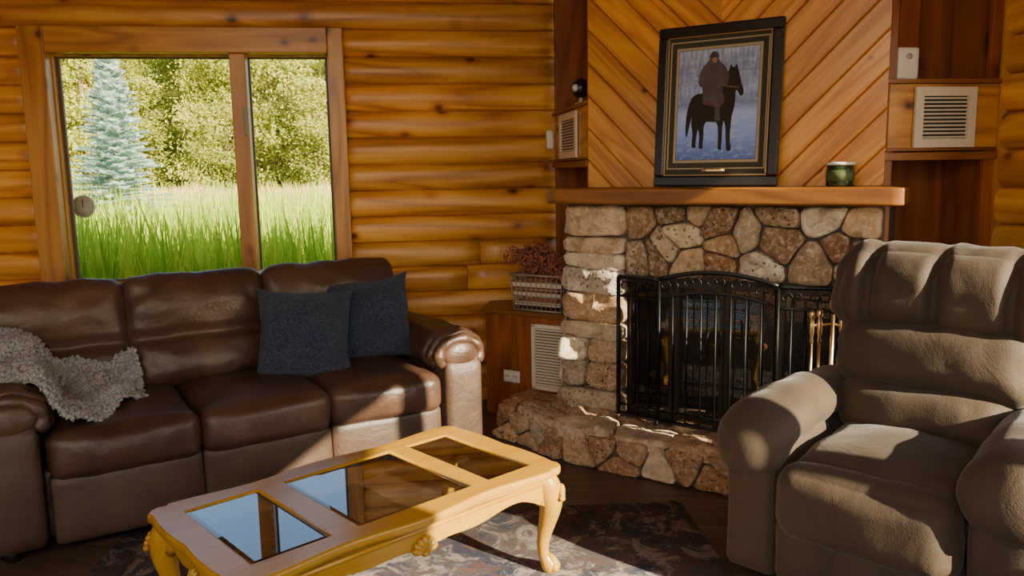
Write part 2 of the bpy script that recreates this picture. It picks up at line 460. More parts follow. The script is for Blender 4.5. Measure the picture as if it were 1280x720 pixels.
def clip(poly,a,b,c):
    out=[];n=len(poly)
    for i in range(n):
        p=poly[i];q=poly[(i+1)%n]
        dp=a*p[0]+b*p[1]-c; dq=a*q[0]+b*q[1]-c
        if dp<=0: out.append(p)
        if dp*dq<0:
            t=dp/(dp-dq); out.append((p[0]+(q[0]-p[0])*t,p[1]+(q[1]-p[1])*t))
    return out
def cells(rect_poly,nx,nz,seed,jit=.38):
    rg=random.Random(seed)
    xs=[p[0] for p in rect_poly];zs=[p[1] for p in rect_poly]
    x0,x1,z0,z1=min(xs),max(xs),min(zs),max(zs)
    pts=[]
    for j in range(nz):
        for i in range(nx):
            sh=.5 if j%2 else 0
            pts.append((x0+(i+.5+sh-.25+rg.uniform(-jit,jit))*(x1-x0)/nx,z0+(j+.5+rg.uniform(-jit,jit)*.8)*(z1-z0)/nz))
    res=[]
    for i,p in enumerate(pts):
        poly=list(rect_poly)
        for j,q in enumerate(pts):
            if i==j: continue
            a=q[0]-p[0];b=q[1]-p[1]
            c=(q[0]**2+q[1]**2-p[0]**2-p[1]**2)/2
            poly=clip(poly,a,b,c)
            if len(poly)<3: break
        if len(poly)>=3: res.append(poly)
    return res
PAL=[(.60,.47,.31),(.46,.28,.14),(.30,.17,.09),(.46,.21,.08),(.70,.61,.47),(.22,.14,.08),(.54,.37,.21),(.36,.25,.15)]
LIGHT=[(.72,.60,.44),(.64,.48,.31),(.76,.67,.55),(.48,.30,.17)]
def stone(mb,poly,f,h,gap,rg,col=None):
    cx=sum(p[0] for p in poly)/len(poly); cy=sum(p[1] for p in poly)/len(poly)
    rad=sum(math.hypot(p[0]-cx,p[1]-cy) for p in poly)/len(poly)
    if rad<.022: return
    k=max(.5,1-gap/rad)
    pl=[(cx+(p[0]-cx)*k,cy+(p[1]-cy)*k) for p in poly]
    for c0 in (.13,.2):
        np=[]
        for i in range(len(pl)):
            p=pl[i];q=pl[(i+1)%len(pl)]
            np.append((p[0]*(1-c0)+q[0]*c0,p[1]*(1-c0)+q[1]*c0)); np.append((p[0]*c0+q[0]*(1-c0),p[1]*c0+q[1]*(1-c0)))
        pl=np
    L=[0]
    for i in range(len(pl)): L.append(L[-1]+math.dist(pl[i],pl[(i+1)%len(pl)]))
    N=34; ring=[]
    for i in range(N):
        t=L[-1]*i/N; j=0
        while L[j+1]<t: j+=1
        u=(t-L[j])/max(1e-9,L[j+1]-L[j]); p=pl[j];q=pl[(j+1)%len(pl)]
        ring.append((p[0]+(q[0]-p[0])*u,p[1]+(q[1]-p[1])*u))
    mb.rnd=rg.random(); c=col or rg.choice(PAL); b=rg.uniform(.75,1.2); mb.col=(c[0]*b,c[1]*b,c[2]*b,1)
    o=Vector((rg.random()*50,0,0)); tx=rg.uniform(-.4,.4); ty=rg.uniform(-.4,.4); hs=rg.uniform(.75,1.25)
    vs=[];rings=[(1,-.3),(1.0,.5),(.975,.78),(.92,.93),(.75,.98),(.52,1.0),(.26,1.0)]
    for (sc,hh) in rings:
        for p in ring:
            u=cx+(p[0]-cx)*sc; v=cy+(p[1]-cy)*sc
            nn=noise.noise(Vector((u*9,v*9,0))+o)*.5+noise.noise(Vector((u*24,v*24,5))+o)*.28
            e=1+.10*noise.noise(Vector((u*14,v*14,9))+o)
            u=cx+(u-cx)*e; v=cy+(v-cy)*e
            vs.append(f(u,v,h*hs*(hh+(nn+tx*(u-cx)/rad+ty*(v-cy)/rad)*max(0,hh))))
    vs.append(f(cx,cy,h*hs*1.0))
    fs=[]
    m=len(rings)
    for i in range(m-1):
        for k in range(N):
            l=(k+1)%N; fs.append((i*N+k,i*N+l,(i+1)*N+l,(i+1)*N+k))
    for k in range(N): fs.append(((m-1)*N+k,(m-1)*N+(k+1)%N,m*N))
    mb.add(vs,fs)
def rect(a,b,c,d): return [(a,c),(b,c),(b,d),(a,d)]
fm=lambda u,v,h:(u,-h,v)
HZ=.2
rg=random.Random(11); mb=MB()
X0,X1=-.80,.775; OX0,OX1=-.45,.60; OZ=.95
zr=HZ; i=0
while zr<1.30:
    hh=rg.uniform(.075,.17); z1=min(1.32,zr+hh)
    if 1.32-z1<.06: z1=1.32
    tl=rg.uniform(-.02,.02)
    xo=X0-rg.uniform(.0,.06)
    if zr>1.0: xo=X0
    if rg.random()<.45 and i!=3:
        m=rg.uniform(-.68,-.56)
        ps=[[(xo,zr),(m,zr+tl),(m+.01,z1),(xo,z1)],[(m,zr+tl),(OX0+.01,zr),(OX0+.01,z1),(m+.01,z1)]]
    else: ps=[[(xo,zr),(OX0+.01,zr+tl),(OX0+.01,z1),(xo,z1)]]
    for p in ps: stone(mb,p,fm,.075,.006,rg,rg.choice(LIGHT+LIGHT+PAL[:2]))
    stone(mb,[(-.02,zr),(.19,zr),(.19,z1),(-.02,z1)],lambda u,v,h,xo=xo:(xo+.02-h,u,v),.03,.005,rg,rg.choice(LIGHT+PAL[:2]))
    zr=z1; i+=1
for p in cells(rect(OX1,X1,HZ,OZ),1,5,22,.2): stone(mb,p,fm,.05,.006,rg)
for p in cells(rect(OX0,X1,OZ,1.32),7,3,24,.48): stone(mb,p,fm,.055,.004,rg)
for p in cells(rect(.18,.42,.66,1.32),1,4,25,.3): stone(mb,p,lambda u,v,h:(X0-h*.6,u,v),.05,.006,rg,rg.choice(LIGHT+PAL[:3]))
mb.obj('face_stones',M['stone'],fp)
mb=MB()
mb.box(X0,OX0,.0,.45,HZ,1.328); mb.box(OX1,X1,.0,.45,HZ,1.328); mb.box(OX0,OX1,.0,.45,OZ,1.328)
mb.obj('mortar_core',M['mortar'],fp)
mb=MB()
mb.box(OX0,OX1,.55,.6,HZ,OZ); mb.box(OX0-.02,OX0,.0,.6,HZ,OZ);mb.box(OX1,OX1+.02,.0,.6,HZ,OZ);mb.box(OX0,OX1,.0,.6,OZ-.02,OZ);mb.box(OX0,OX1,.0,.6,HZ-.02,HZ+.01)
mb.obj('firebox',M['soot'],fp)
mb=MB()
for i,(y,z,a) in enumerate(((.25,.30,.1),(.38,.32,-.1),(.31,.42,.25))):
    mb.rnd=i*.3; mb.tube([(-.25+j*.08,y+a*j*.02+.01*noise.noise(Vector((j,i,0))),z+.01*noise.noise(Vector((j,i,4)))) for j in range(8)],[.055+.008*noise.noise(Vector((j*.7,i,2))) for j in range(8)],12)
mb.obj('firewood',M['bark'],fp)
mb=MB()
for i in range(8): mb.tube([(-.2+i*.07,.15,.24),(-.2+i*.07,.45,.24)],.008,6)
mb.tube([(-.3,.15,.24),(.4,.15,.24)],.01,6); mb.tube([(-.3,.45,.24),(.4,.45,.24)],.01,6)
mb.obj('fire_grate',M['black'],fp)
mb=MB()
for (a,b) in ((OX0,-.2),(-.19,.065),(.075,.33),(.34,OX1)):
    mb.box(a,a+.02,.0,.03,HZ,OZ);mb.box(b-.02,b,.0,.03,HZ,OZ);mb.box(a,b,.0,.03,HZ,HZ+.03);mb.box(a,b,.0,.03,OZ-.05,OZ)
mb.obj('door_frames',plain('door_metal',(.06,.05,.042),.35,Metallic=.7),fp,.003)
mb=MB(); mb.box(OX0+.01,OX1-.01,.014,.018,HZ+.02,OZ-.04); mb.obj('door_glass',M['doorglass'],fp)
# hearth
HP=[(-.66,-.37),(.98,-.37),(.98,0.0),(-.8,.0),(-.84,.17),(-1.12,.17),(-1.19,-.16)]
mb=MB(); ins=[(x*.985+.0,y*.93) for x,y in HP]
mb.prism(ins,lambda u,v,h:(u,v,h),0.0,HZ-.04); mb.obj('hearth_core',M['mortar'],fp)
mb=MB(); rg=random.Random(5)
HCOL=[(.60,.39,.22),(.64,.46,.29),(.48,.28,.15),(.68,.55,.39),(.44,.23,.11)]
for p in cells(rect(-1.19,.98,-.38,.17),7,2,31,.35):
    q=p
    a=(-.16+.37)/(-1.19+.66)
    q=clip(q,a,-1,a*(-.66)+.38)
    cx=sum(t[0] for t in q)/max(1,len(q)) if q else 0
    if len(q)<3: continue
    if cx>-.8: q=clip(q,0,1,0.03)
    if len(q)<3: continue
    stone(mb,q,lambda u,v,h:(u,v,HZ-.045+h),.045,.005,rg,rg.choice(HCOL))
mb.obj('hearth_top_stones',M['stone'],fp)
mb=MB()
for p in cells(rect(-.66,.98,.0,HZ-.02),7,2,33,.3): stone(mb,p,lambda u,v,h:(u,-.345-h,v),.045,.005,rg,rg.choice(HCOL))
L=math.hypot(.53,.21); ex,ey=(-.53/L,.21/L)
for p in cells(rect(0,L,.0,HZ-.02),3,2,34,.3): stone(mb,p,lambda u,v,h:(-.66+ex*u-ey*h, -.345+ey*u+ex*h,v),.04,.005,rg,rg.choice(HCOL))
for p in cells(rect(-.16,.17,.0,HZ-.02),2,2,35,.3): stone(mb,p,lambda u,v,h:(-1.15-h,u,v),.03,.005,rg,rg.choice(HCOL))
mb.obj('hearth_front_stones',M['stone'],fp)

# mantel
mt=empty('mantel_shelf',FP,FR)
mb=MB(); mb.rbox((.02,-.05,1.3705),(1.70,.29,.081),.012,24,nz=.003,fq=5); mb.obj('mantel_board',M['mantel'],mt)

# chimney breast with chevron boards
mb=MB(); rg=random.Random(4); PX0,PX1=-.675,.765; PZ0,PZ1=1.412,2.95; CX=.03; BW=.118
s2=math.sqrt(2)
for side in (-1,1):
    ra=PX0 if side<0 else CX; rb=CX if side<0 else PX1
    base=rect(ra,rb,PZ0,PZ1)
    sx=1 if side>0 else -1
    for k in range(-4,22):
        w0=(k*BW)+.6; w1=w0+BW
        q=clip(base,-sx/s2,1/s2,w1-sx*CX/s2)
        if len(q)<3: continue
        q=clip(q,sx/s2,-1/s2,-(w0-sx*CX/s2))
        if len(q)<3: continue
        mb.rnd=rg.random()
        b0=len(mb.V)
        def shrink(q,g):
            out=clip(q,-sx/s2,1/s2,w1-g-sx*CX/s2); return clip(out,sx/s2,-1/s2,-(w0+g-sx*CX/s2))
        q1=shrink(q,.0015); q2=shrink(q,.007)
        if len(q1)<3 or len(q2)!=len(q1):
            mb.prism(q,lambda u,v,h:(u,-h,v),0,.008)
        else:
            n=len(q1)
            vs=[(p[0],0.004,p[1]) for p in q1]+[(p[0],-.005,p[1]) for p in q1]+[(p[0],-.012,p[1]) for p in q2]
            fs=[(i,(i+1)%n,n+(i+1)%n,n+i) for i in range(n)]+[(n+i,n+(i+1)%n,2*n+(i+1)%n,2*n+i) for i in range(n)]+[tuple(range(2*n,3*n))]
            mb.add(vs,fs,False)
        for i in range(b0,len(mb.V)):
            x,y,z=mb.V[i]; mb.C[i]=((z+sx*(x-CX))/s2,(z-sx*(x-CX))/s2,0,1)
mb.obj('wall_chimney',M['chev'],loc=FP,rz=FR)
mb=MB(); mb.box(PX0,PX1,.004,.03,1.412,2.95); mb.obj('wall_chimney_backing',M['cedar'],loc=FP,rz=FR)

# niche units
def niche(loc,rz,w,vx0,vx1,div,slot):
    e=empty('built_in_shelf',loc,rz); d=.27
    mb=MB(); mb.rnd=.4
    mb.box(0,.05,0,.02,0.0,2.94); mb.rnd=.6; mb.box(w-.05,w,0,.02,0.0,2.94)
    mb.rnd=.2; mb.box(.03,w-.03,d,d+.02,0.0,2.94); mb.rnd=.35; mb.box(.03,.05,.02,d,0.0,2.94); mb.rnd=.1; mb.box(w-.05,w-.03,.02,d,0.0,2.94)
    if div:
        mb.rnd=.8; mb.box(w*.36,w*.36+.10,d-.05,d,1.56,2.94)
    mb.obj('carcass',M['cedar'],e,.002)
    mb=MB(); mb.rnd=.9; mb.box(0.02,w-.0,-.004,.02,1.56,1.85); mb.obj('vent_panel',M['trimwoodx'],e,.003)
    mb=MB(); mb.rnd=.5
    mb.box(0.0,w,-.02,d,1.85,1.87); mb.box(0.0,w,-.02,d,1.52,1.555); mb.box(0,w,-.012,-.0,1.56,1.575)
    mb.box(.05,w-.05,.0,.02,.0,.66); mb.box(.05,w-.05,.0,d,.64,.66)
    mb.obj('shelves',M['mantel'],e,.003)
    mb=MB(); a,b,c,f=vx0,vx1,1.575,1.835
    fr=.038
    mb.box(a,b,-.022,-.008,c,c+fr);mb.box(a,b,-.022,-.008,f-fr,f);mb.box(a,a+fr,-.022,-.008,c+fr,f-fr);mb.box(b-fr,b,-.022,-.008,c+fr,f-fr)
    n=11
    for i in range(n):
        z=c+fr+(i+.5)*(f-c-2*fr)/n
        mb.add([(a+fr,-.02,z-.006),(b-fr,-.02,z-.006),(b-fr,-.012,z+.003),(a+fr,-.012,z+.003)],[(0,1,2,3)],False)
    mb.obj('heater_vent',M['vent'],e)
    mb=MB(); mb.box(a+.02,b-.02,-.0075,-.0045,c+.02,f-.02); mb.obj('vent_cavity',slot,e)
    return e
nl=niche((.293,5.254,0),rrz,.945,.24,.70,False,M['grayslot'])
nr=niche((1.635,3.556,0),A8,.545,.135,.425,True,M['darkslot'])
mb=MB(); mb.rnd=.4; mb.box(.545,.62,-.01,.06,0,2.94); mb.obj('trim_1',M['trimwood'],loc=(1.635,3.556,0),rz=A8)
dc=empty('door_chime',Vector((1.635,3.556,0))+WD*.115+Vector((-.004,.03,1.871)),A8)
mb=MB(); mb.rbox((0,0,.068),(.105,.03,.14),.032,12); mb.obj('chime_body',M['white'],dc)
mb=MB(); mb.X=Matrix.Rotation(R(90),4,'X'); mb.lathe((0,.098,.0152),[(0,0),(.014,0),(.014,.002),(0,.002)],16); mb.obj('chime_button',plain('chime_gray',(.45,.45,.45),.4),dc)
mb=MB(); mb.box(-.03,.03,-.014,.014,0,.012); mb.obj('chime_stand',M['white'],dc)
ex3=Vector((math.cos(rrz),math.sin(rrz),0))
sc=empty('security_camera',Vector((.293,5.254,0))+ex3*.62+Vector((.03,.0,1.871)),R(-20))
mb=MB(); mb.lathe((0,0,0),[(0,0),(.035,0),(.035,.008),(.012,.014),(.01,.05),(0,.05)],20); mb.obj('camera_stand',M['white'],sc)
mb=MB(); mb.sph((0,0,.09),.055,20); mb.obj('camera_body',M['blackframe'],sc)
mb=MB(); mb.sph((-.018,-.040,.09),.022,14); mb.obj('camera_lens',M['white'],sc)
ts=empty('wall_thermostat',W0+WD*(-.035)+Vector((0,-.03,1.70)),A8)
mb=MB(); mb.rbox((0,0,0),(.045,.05,.12),.012,6); mb.obj('thermostat_body',M['white'],ts)

# corner cabinet with return vent
cb=empty('corner_cabinet',FP,FR)
mb=MB()
f=lambda u,v,h:(u,v,h)
bx0=-1.49
def W2L(p):
    q=Matrix.Rotation(-FR,3,'Z')@(Vector(p)-FP); return (q.x,q.y)
backL=W2L(W0-WD*.44+Vector((0,-.005,0))); backR=W2L(W0+Vector((-.03,-.03,0))); side=W2L(Vector((.38,4.39,0)))
mb.prism([(bx0,.185),(-.885,.185),(side[0]-.02,side[1]+.1),backR,backL],f,0.0,.64)
mb.obj('cabinet_body',M['cedar'],cb,.004)
mb=MB(); mb.rnd=.6
mb.prism([(bx0-.02,.165),(-.885,.165),(side[0]-.02,side[1]+.1),backR,backL],f,.642,.668)
mb.obj('cabinet_top',M['mantel'],cb,.004)
mb=MB(); a,b,c,dd=-1.15,-.905,.20,.60; fr=.022
mb.box(a,b,.168,.184,c,c+fr);mb.box(a,b,.168,.184,dd-fr,dd);mb.box(a,a+fr,.168,.184,c,dd);mb.box(b-fr,b,.168,.184,c,dd)
for i in range(20):
    z=c+fr+(i+.5)*(dd-c-2*fr)/20
    mb.add([(a+fr,.17,z-.006),(b-fr,.17,z-.006),(b-fr,.182,z+.004),(a+fr,.182,z+.004)],[(0,1,2,3)],False)
mb.obj('return_vent',M['vent'],cb)
mb=MB(); mb.box(a+.01,b-.01,.1825,.1845,c+.01,dd-.01); mb.obj('vent_cavity',M['darkslot'],cb)
mb=MB(); mb.rbox((-1.30,.181,.255),(.115,.008,.075),.003,4); mb.obj('outlet_plate',M['white'],cb)
mb=MB()
for dx in (-.028,.028):
    mb.box(-1.30+dx-.012,-1.30+dx-.008,.1755,.178,.25,.262); mb.box(-1.30+dx+.006,-1.30+dx+.01,.1755,.178,.25,.262)
mb.obj('outlet_slots',M['darkslot'],cb)

# fire screen
sn=empty('fireplace_screen',FP,FR)
mb=MB(); zb=HZ+.02
def topz(x):
    t=(x-.07)/.30; return .955+.05*max(0,1-t*t)
P=[(-.46,-.10),(-.22,-.145),(.36,-.145),(.60,-.10)]
def lerp(a,b,t): return (a[0]+(b[0]-a[0])*t,a[1]+(b[1]-a[1])*t)
for si in range(3):
    a,b=P[si],P[si+1]; n=20 if si==1 else 8
    def tz(x,s=si):
        if s==1: return topz(x)
        return .955
    top=[(*lerp(a,b,i/n),tz(lerp(a,b,i/n)[0])) for i in range(n+1)]
    mb.tube(top,.011,8); mb.tube([(p[0],p[1],p[2]-.10) for p in top],.006,6)
    mb.tube([(*a,zb),(*a,top[0][2]+.0)],.011,8); mb.tube([(*b,zb),(*b,top[-1][2])],.011,8)
    mb.tube([(*a,zb+.01),(*b,zb+.01)],.010,8); mb.tube([(*a,zb+.06),(*b,zb+.06)],.005,6)
    nb=3 if si!=1 else 7
    for i in range(1,nb+1):
        p=lerp(a,b,i/(nb+1)); mb.tube([(*p,zb),(*p,tz(p[0])-.10)],.0055,6)
    ns=2 if si!=1 else 5
    for i in range(ns):
        p=lerp(a,b,(i+.5)/ns); dirx=Vector((b[0]-a[0],b[1]-a[1],0)).normalized()
        for sg in (-1,1):
            pts=[]
            for k in range(16):
                t=k/15; an=t*4.6; rr=.034*(1-t*.75)
                off=sg*(.026+(-math.cos(an))*rr*.9)
                pts.append((p[0]+dirx.x*off,p[1]+dirx.y*off-.002,tz(p[0])-.05+math.sin(an)*rr))
            mb.tube(pts,.0038,5)
for a in (P[1],P[2]): mb.tube([(a[0],a[1]-.05,HZ+.012),(a[0],a[1],HZ+.03),(a[0],a[1]+.04,HZ+.012)],.008,6)
for x in (.04,.10): mb.tube([(x,-.16,.6),(x,-.175,.62),(x,-.175,.70),(x,-.16,.72)],.006,6)
mb.obj('iron_frame',M['black'],sn)
def m_mesh():
    t=NT('screen_mesh'); t.t.nodes.remove(t.b); o=t.t.nodes['Material Output']
    d=t.n('ShaderNodeBsdfGlossy',{'Roughness':.5,'Color':(.05,.047,.045,1)}).outputs[0]; tr=t.n('ShaderNodeBsdfTransparent').outputs[0]
    c=t.coord(); s=t.n('ShaderNodeSeparateXYZ',{0:c})
    a=t.math('GREATER_THAN',t.math('PINGPONG',t.math('MULTIPLY',s.outputs[0],300.),1),.80); b=t.math('GREATER_THAN',t.math('PINGPONG',t.math('MULTIPLY',s.outputs[2],300.),1),.80)
    t.t.links.new(t.n('ShaderNodeMixShader',{0:t.math('MAXIMUM',a,b),1:tr,2:d}).outputs[0],o.inputs[0]); return t.m
mb=MB()
for si in range(3):
    a,b=P[si],P[si+1]; n=12
    vs=[];fs=[]
    for i in range(n+1):
        p=lerp(a,b,i/n); z=topz(p[0]) if si==1 else .955
        vs+=[(p[0],p[1]+.008,zb),(p[0],p[1]+.008,z)]
    for i in range(n): fs.append((2*i,2*i+2,2*i+3,2*i+1))
    mb.add(vs,fs,False)
mb.obj('mesh_screen',m_mesh(),sn)

# fire tools
ft=empty('fireplace_tool_set',FP+Matrix.Rotation(FR,3,'Z')@Vector((.62,-.25,HZ+.005)),FR)
mb=MB()
mb.lathe((0,0,0.005),[(0,0),(.09,0),(.09,.012),(.03,.03),(.012,.05),(.012,.05),(0,.05)],24)
mb.tube([(0,0,.04),(0,0,.66)],.009,10); mb.sph((0,0,.70),(.018,.018,.03),12)
mb.tube([(-.09,0,.60),(0,0,.62),(.09,0,.60)],.006,8)
for i,(x,y) in enumerate(((-.085,.0),(-.045,-.045),(.045,-.045),(.085,0))):
    h=.66+.015*i
    mb.tube([(x,y,.12),(x,y,h-.13)],.006,8)
    mb.lathe((x,y,h-.14),[(0.004,0),(.010,.01),(.006,.03),(.011,.05),(.012,.09),(.007,.11),(.014,.125),(.012,.145),(0.002,.155)],12)
mb.obj('brass_stand_and_handles',M['brass'],ft)
mb=MB()
mb.rbox((-.085,0,.10),(.06,.012,.12),.005,6); mb.sph((.085,0,.10),(.03,.03,.07),12); mb.tube([(-.045,-.045,.12),(-.045,-.045,.06),(-.06,-.045,.05)],.006,6); mb.tube([(.045,-.045,.12),(.03,-.045,.06)],.006,6)
mb.obj('tool_heads',M['black'],ft)

# framed picture
TL=math.atan2(.06,.76)
pic=empty('framed_picture',FP+Matrix.Rotation(FR,3,'Z')@Vector((.028,-.095,1.415)),FR)
pic.rotation_euler=Euler((-TL,R(.2),FR),'XYZ')
W,H=.60,.765
def framebars(mb,x0,x1,z0,z1,t,y0,y1):
    mb.box(x0,x1,y0,y1,z0,z0+t);mb.box(x0,x1,y0,y1,z1-t,z1);mb.box(x0,x0+t,y0,y1,z0+t,z1-t);mb.box(x1-t,x1,y0,y1,z0+t,z1-t)
mb=MB(); framebars(mb,-W/2,W/2,0,H,.05,-.012,.02); mb.obj('outer_frame',M['blackframe'],pic,.008)
mb=MB(); framebars(mb,-W/2+.05,W/2-.05,.05,H-.05,.008,-.012,.012)
mb.obj('gold_lip',plain('antique_gold',(.30,.20,.09),.4,Metallic=.7),pic,.002)
mb=MB(); mb.box(-W/2+.05,W/2-.05,.004,.018,.05,H-.05); mb.obj('mat_board',m_fab('olive_mat',(.030,.027,.018),(.065,.058,.042),200,0,.2),pic)
PW,PH=.385,.52; px0=-PW/2; pz0=.128
mb=MB(); framebars(mb,px0-.045,px0+PW+.045,pz0-.045,pz0+PH+.045,.006,.001,.004); framebars(mb,px0-.014,px0+PW+.014,pz0-.014,pz0+PH+.014,.012,.001,.004)
mb.obj('mat_inlay',plain('tan_inlay',(.38,.31,.20),.6),pic)
def m_snow():
    t=NT('winter_scene'); tc=t.n('ShaderNodeTexCoord').outputs['Object']; s=t.n('ShaderNodeSeparateXYZ',{0:tc})
    z=t.math('DIVIDE',t.math('SUBTRACT',s.outputs[2],pz0),PH)
    n=t.noise(t.n('ShaderNodeMapping',{'Vector':tc,'Scale':(1,1,2.2)}).outputs[0],22,6,.7)
    z2=t.math('ADD',z,t.math('MULTIPLY',t.math('SUBTRACT',n,.5),.12))
    base=t.ramp(z2,[(.0,(.07,.13,.46)),(.22,(.24,.36,.86)),(.42,(.36,.48,.94)),(.50,(.18,.24,.50)),(.62,(.34,.44,.76)),(.8,(.24,.31,.58)),(1.,(.40,.50,.80))])
    tr=t.noise(t.n('ShaderNodeMapping',{'Vector':tc,'Scale':(70,1,9)}).outputs[0],1,4,.7)
    top=t.math('MULTIPLY',t.ramp(z,[(.5,0.),(.58,1.)]),t.ramp(tr,[(.45,0.),(.6,.6)]))
    c=t.mix(top,base,(.10,.13,.28,1))
    c=t.mix(t.ramp(n,[(.52,0.),(.72,.5)]),c,(.68,.80,1.,1))
    return t.out(c,.35)
mb=MB(); mb.box(px0,px0+PW,.0025,.005,pz0,pz0+PH); mb.obj('winter_print',m_snow(),pic)
def P2(pts): return [(px0+u*PW,pz0+v*PH) for u,v in pts]
def smooth(pl,it=2):
    for _ in range(it):
        np=[]
        for i in range(len(pl)):
            p=pl[i];q=pl[(i+1)%len(pl)]
            np.append((p[0]*.75+q[0]*.25,p[1]*.75+q[1]*.25)); np.append((p[0]*.25+q[0]*.75,p[1]*.25+q[1]*.75))
        pl=np
    return pl
horse=[(.15,.52),(.18,.58),(.27,.61),(.40,.59),(.50,.60),(.57,.67),(.61,.76),(.64,.81),(.655,.86),(.68,.82),(.71,.825),(.725,.86),(.745,.81),(.775,.74),(.80,.66),(.83,.60),(.815,.565),(.78,.565),(.745,.62),(.725,.61),(.73,.53),(.715,.45),(.69,.38),(.685,.28),(.68,.17),(.70,.12),(.70,.075),(.64,.075),(.64,.12),(.63,.20),(.62,.30),(.595,.36),(.58,.28),(.585,.18),(.575,.12),(.59,.085),(.535,.085),(.535,.13),(.535,.22),(.52,.34),(.44,.34),(.37,.35),(.345,.30),(.35,.20),(.34,.14),(.35,.10),(.295,.10),(.295,.15),(.295,.23),(.275,.29),(.26,.23),(.25,.15),(.26,.11),(.20,.11),(.20,.16),(.21,.24),(.18,.33),(.19,.42),(.155,.28),(.125,.18),(.11,.30),(.12,.44)]
rider=[(.34,.535),(.31,.57),(.315,.66),(.27,.67),(.25,.73),(.29,.83),(.35,.875),(.385,.905),(.40,.94),(.44,.955),(.48,.94),(.50,.905),(.53,.875),(.59,.84),(.635,.77),(.64,.70),(.60,.66),(.56,.67),(.57,.60),(.575,.53),(.545,.47),(.535,.42),(.555,.375),(.55,.35),(.49,.345),(.475,.37),(.485,.44),(.47,.50),(.42,.52)]
def flat(name,poly,y,mat,it=2):
    pl=smooth(P2(poly),it)
    curve2d(name,[pl],.0002,0,mat,pic,Matrix.Translation((0,y,0))@Matrix.Rotation(R(90),4,'X'))
flat('print_horse',horse,.0021,m_fab('print_dark_horse',(.008,.006,.006),(.035,.025,.022),25,0,.05))
flat('print_rider_coat',rider,.0016,m_fab('print_coat',(.010,.010,.016),(.15,.13,.145),35,0,.05))
flat('print_rider_hat',[(.37,.915),(.40,.965),(.44,.985),(.49,.965),(.515,.915),(.49,.925),(.44,.92),(.40,.925)],.0011,plain('print_fur_hat',(.05,.035,.03),.5))
flat('print_rider_face',[(.425,.885),(.42,.92),(.46,.925),(.485,.91),(.48,.885),(.45,.87)],.0012,plain('print_skin',(.28,.17,.12),.5))
flat('print_saddle_blanket',[(.31,.51),(.32,.585),(.44,.595),(.58,.60),(.60,.53),(.57,.48),(.45,.48)],.0019,plain('print_blanket',(.10,.035,.03),.5))
flat('print_rein',[(.50,.70),(.60,.665),(.77,.645),(.77,.635),(.60,.652),(.50,.688)],.0010,plain('print_rein_c',(.12,.08,.05),.5),1)
mb=MB(); mb.rbox((0,-.002,.078),(.11,.006,.018),.003,4); mb.obj('name_plate',M['brass'],pic)

# candle
cd=empty('candle_jar',FP+Matrix.Rotation(FR,3,'Z')@Vector((.60,-.10,1.4135)),FR)
mb=MB(); mb.lathe((0,0,0),[(0,0),(.055,0),(.058,.006),(.058,.088),(.054,.092),(0,.092)],32); mb.obj('green_jar',plain('green_glass',(.02,.035,.012),.12),cd)
mb=MB(); mb.lathe((0,0,.0),[(.0585,.022),(.0592,.022),(.0592,.07),(.0585,.07)],32); mb.obj('jar_label',plain('label_green',(.06,.085,.03),.6),cd)
mb=MB(); mb.lathe((0,0,.092),[(0,0),(.06,0),(.06,.010),(.056,.013),(0,.013)],32); mb.obj('jar_lid',M['white'],cd)

# wire basket with dried flowers
BP=FP+Matrix.Rotation(FR,3,'Z')@Vector((-1.13,.29,.670))
bk=empty('flower_basket',BP,FR); bk.scale=(1.1,1.0,1.12)
mb=MB(); w,dp,h=.145,.085,.19
for i in range(6):
    z=.004+h*i/5; k=1+.12*i/5
    mb.tube([(-w*k,-dp*k,z),(w*k,-dp*k,z),(w*k,dp*k,z),(-w*k,dp*k,z)],.0035 if 0<i<5 else .006,6,True)
for i in range(11):
    x=-w+2*w*i/10
    for s in (-1,1): mb.tube([(x,s*dp,.004),(x*1.12,s*dp*1.12,h)],.003,6)
for i in range(1,6):
    y=-dp+2*dp*i/6
    for s in (-1,1): mb.tube([(s*w,y,.004),(s*w*1.12,y*1.12,h)],.003,6)
for s in (-1,1):
    mb.tube([(s*w*1.12,-.03,h),(s*w*1.25,-.02,h-.03),(s*w*1.25,.02,h-.03),(s*w*1.12,.03,h)],.005,6)
mb.obj('wire_frame',plain('galvanized_wire',(.36,.31,.24),.5,Metallic=.3),bk)
mb=MB(); rg=random.Random(2)
for (z0,z1,k) in ((.03,.05,1.0),(.075,.10,1.03),(.13,.155,1.07)):
    for s in (-1,1): mb.box(-w*k+.004,w*k-.004,s*dp*k*.94-.002,s*dp*k*.94+.002,z0,z1)
mb.obj('woven_slats',plain('whitewash_slat',(.58,.50,.40),.8),bk)
mb=MB(); mb.rbox((0,0,.095),(.24,.13,.16),.03,6); mb.obj('inner_moss',M['flower'],bk)
mb=MB()
for b in range(26):
    c=Vector((rg.uniform(-.17,.17),rg.uniform(-.08,.08),.0)); c.z=.24+rg.uniform(-.03,.085)-abs(c.x)*.2; rr=rg.uniform(.035,.055)
    for i in range(85):
        d=Vector((rg.gauss(0,1),rg.gauss(0,1),rg.gauss(0,1))).normalized(); p=c+d*rr*rg.uniform(.75,1.1)
        a=d.orthogonal().normalized(); a.rotate(Matrix.Rotation(rg.uniform(0,6.28),3,d)); bb=d.cross(a); s=rg.uniform(.007,.013); tip=d*.005
        mb.rnd=rg.random(); mb.add([p-a*s+tip,p-bb*s*.8,p+a*s+tip,p+bb*s*.8],[(0,1,2,3)],False)
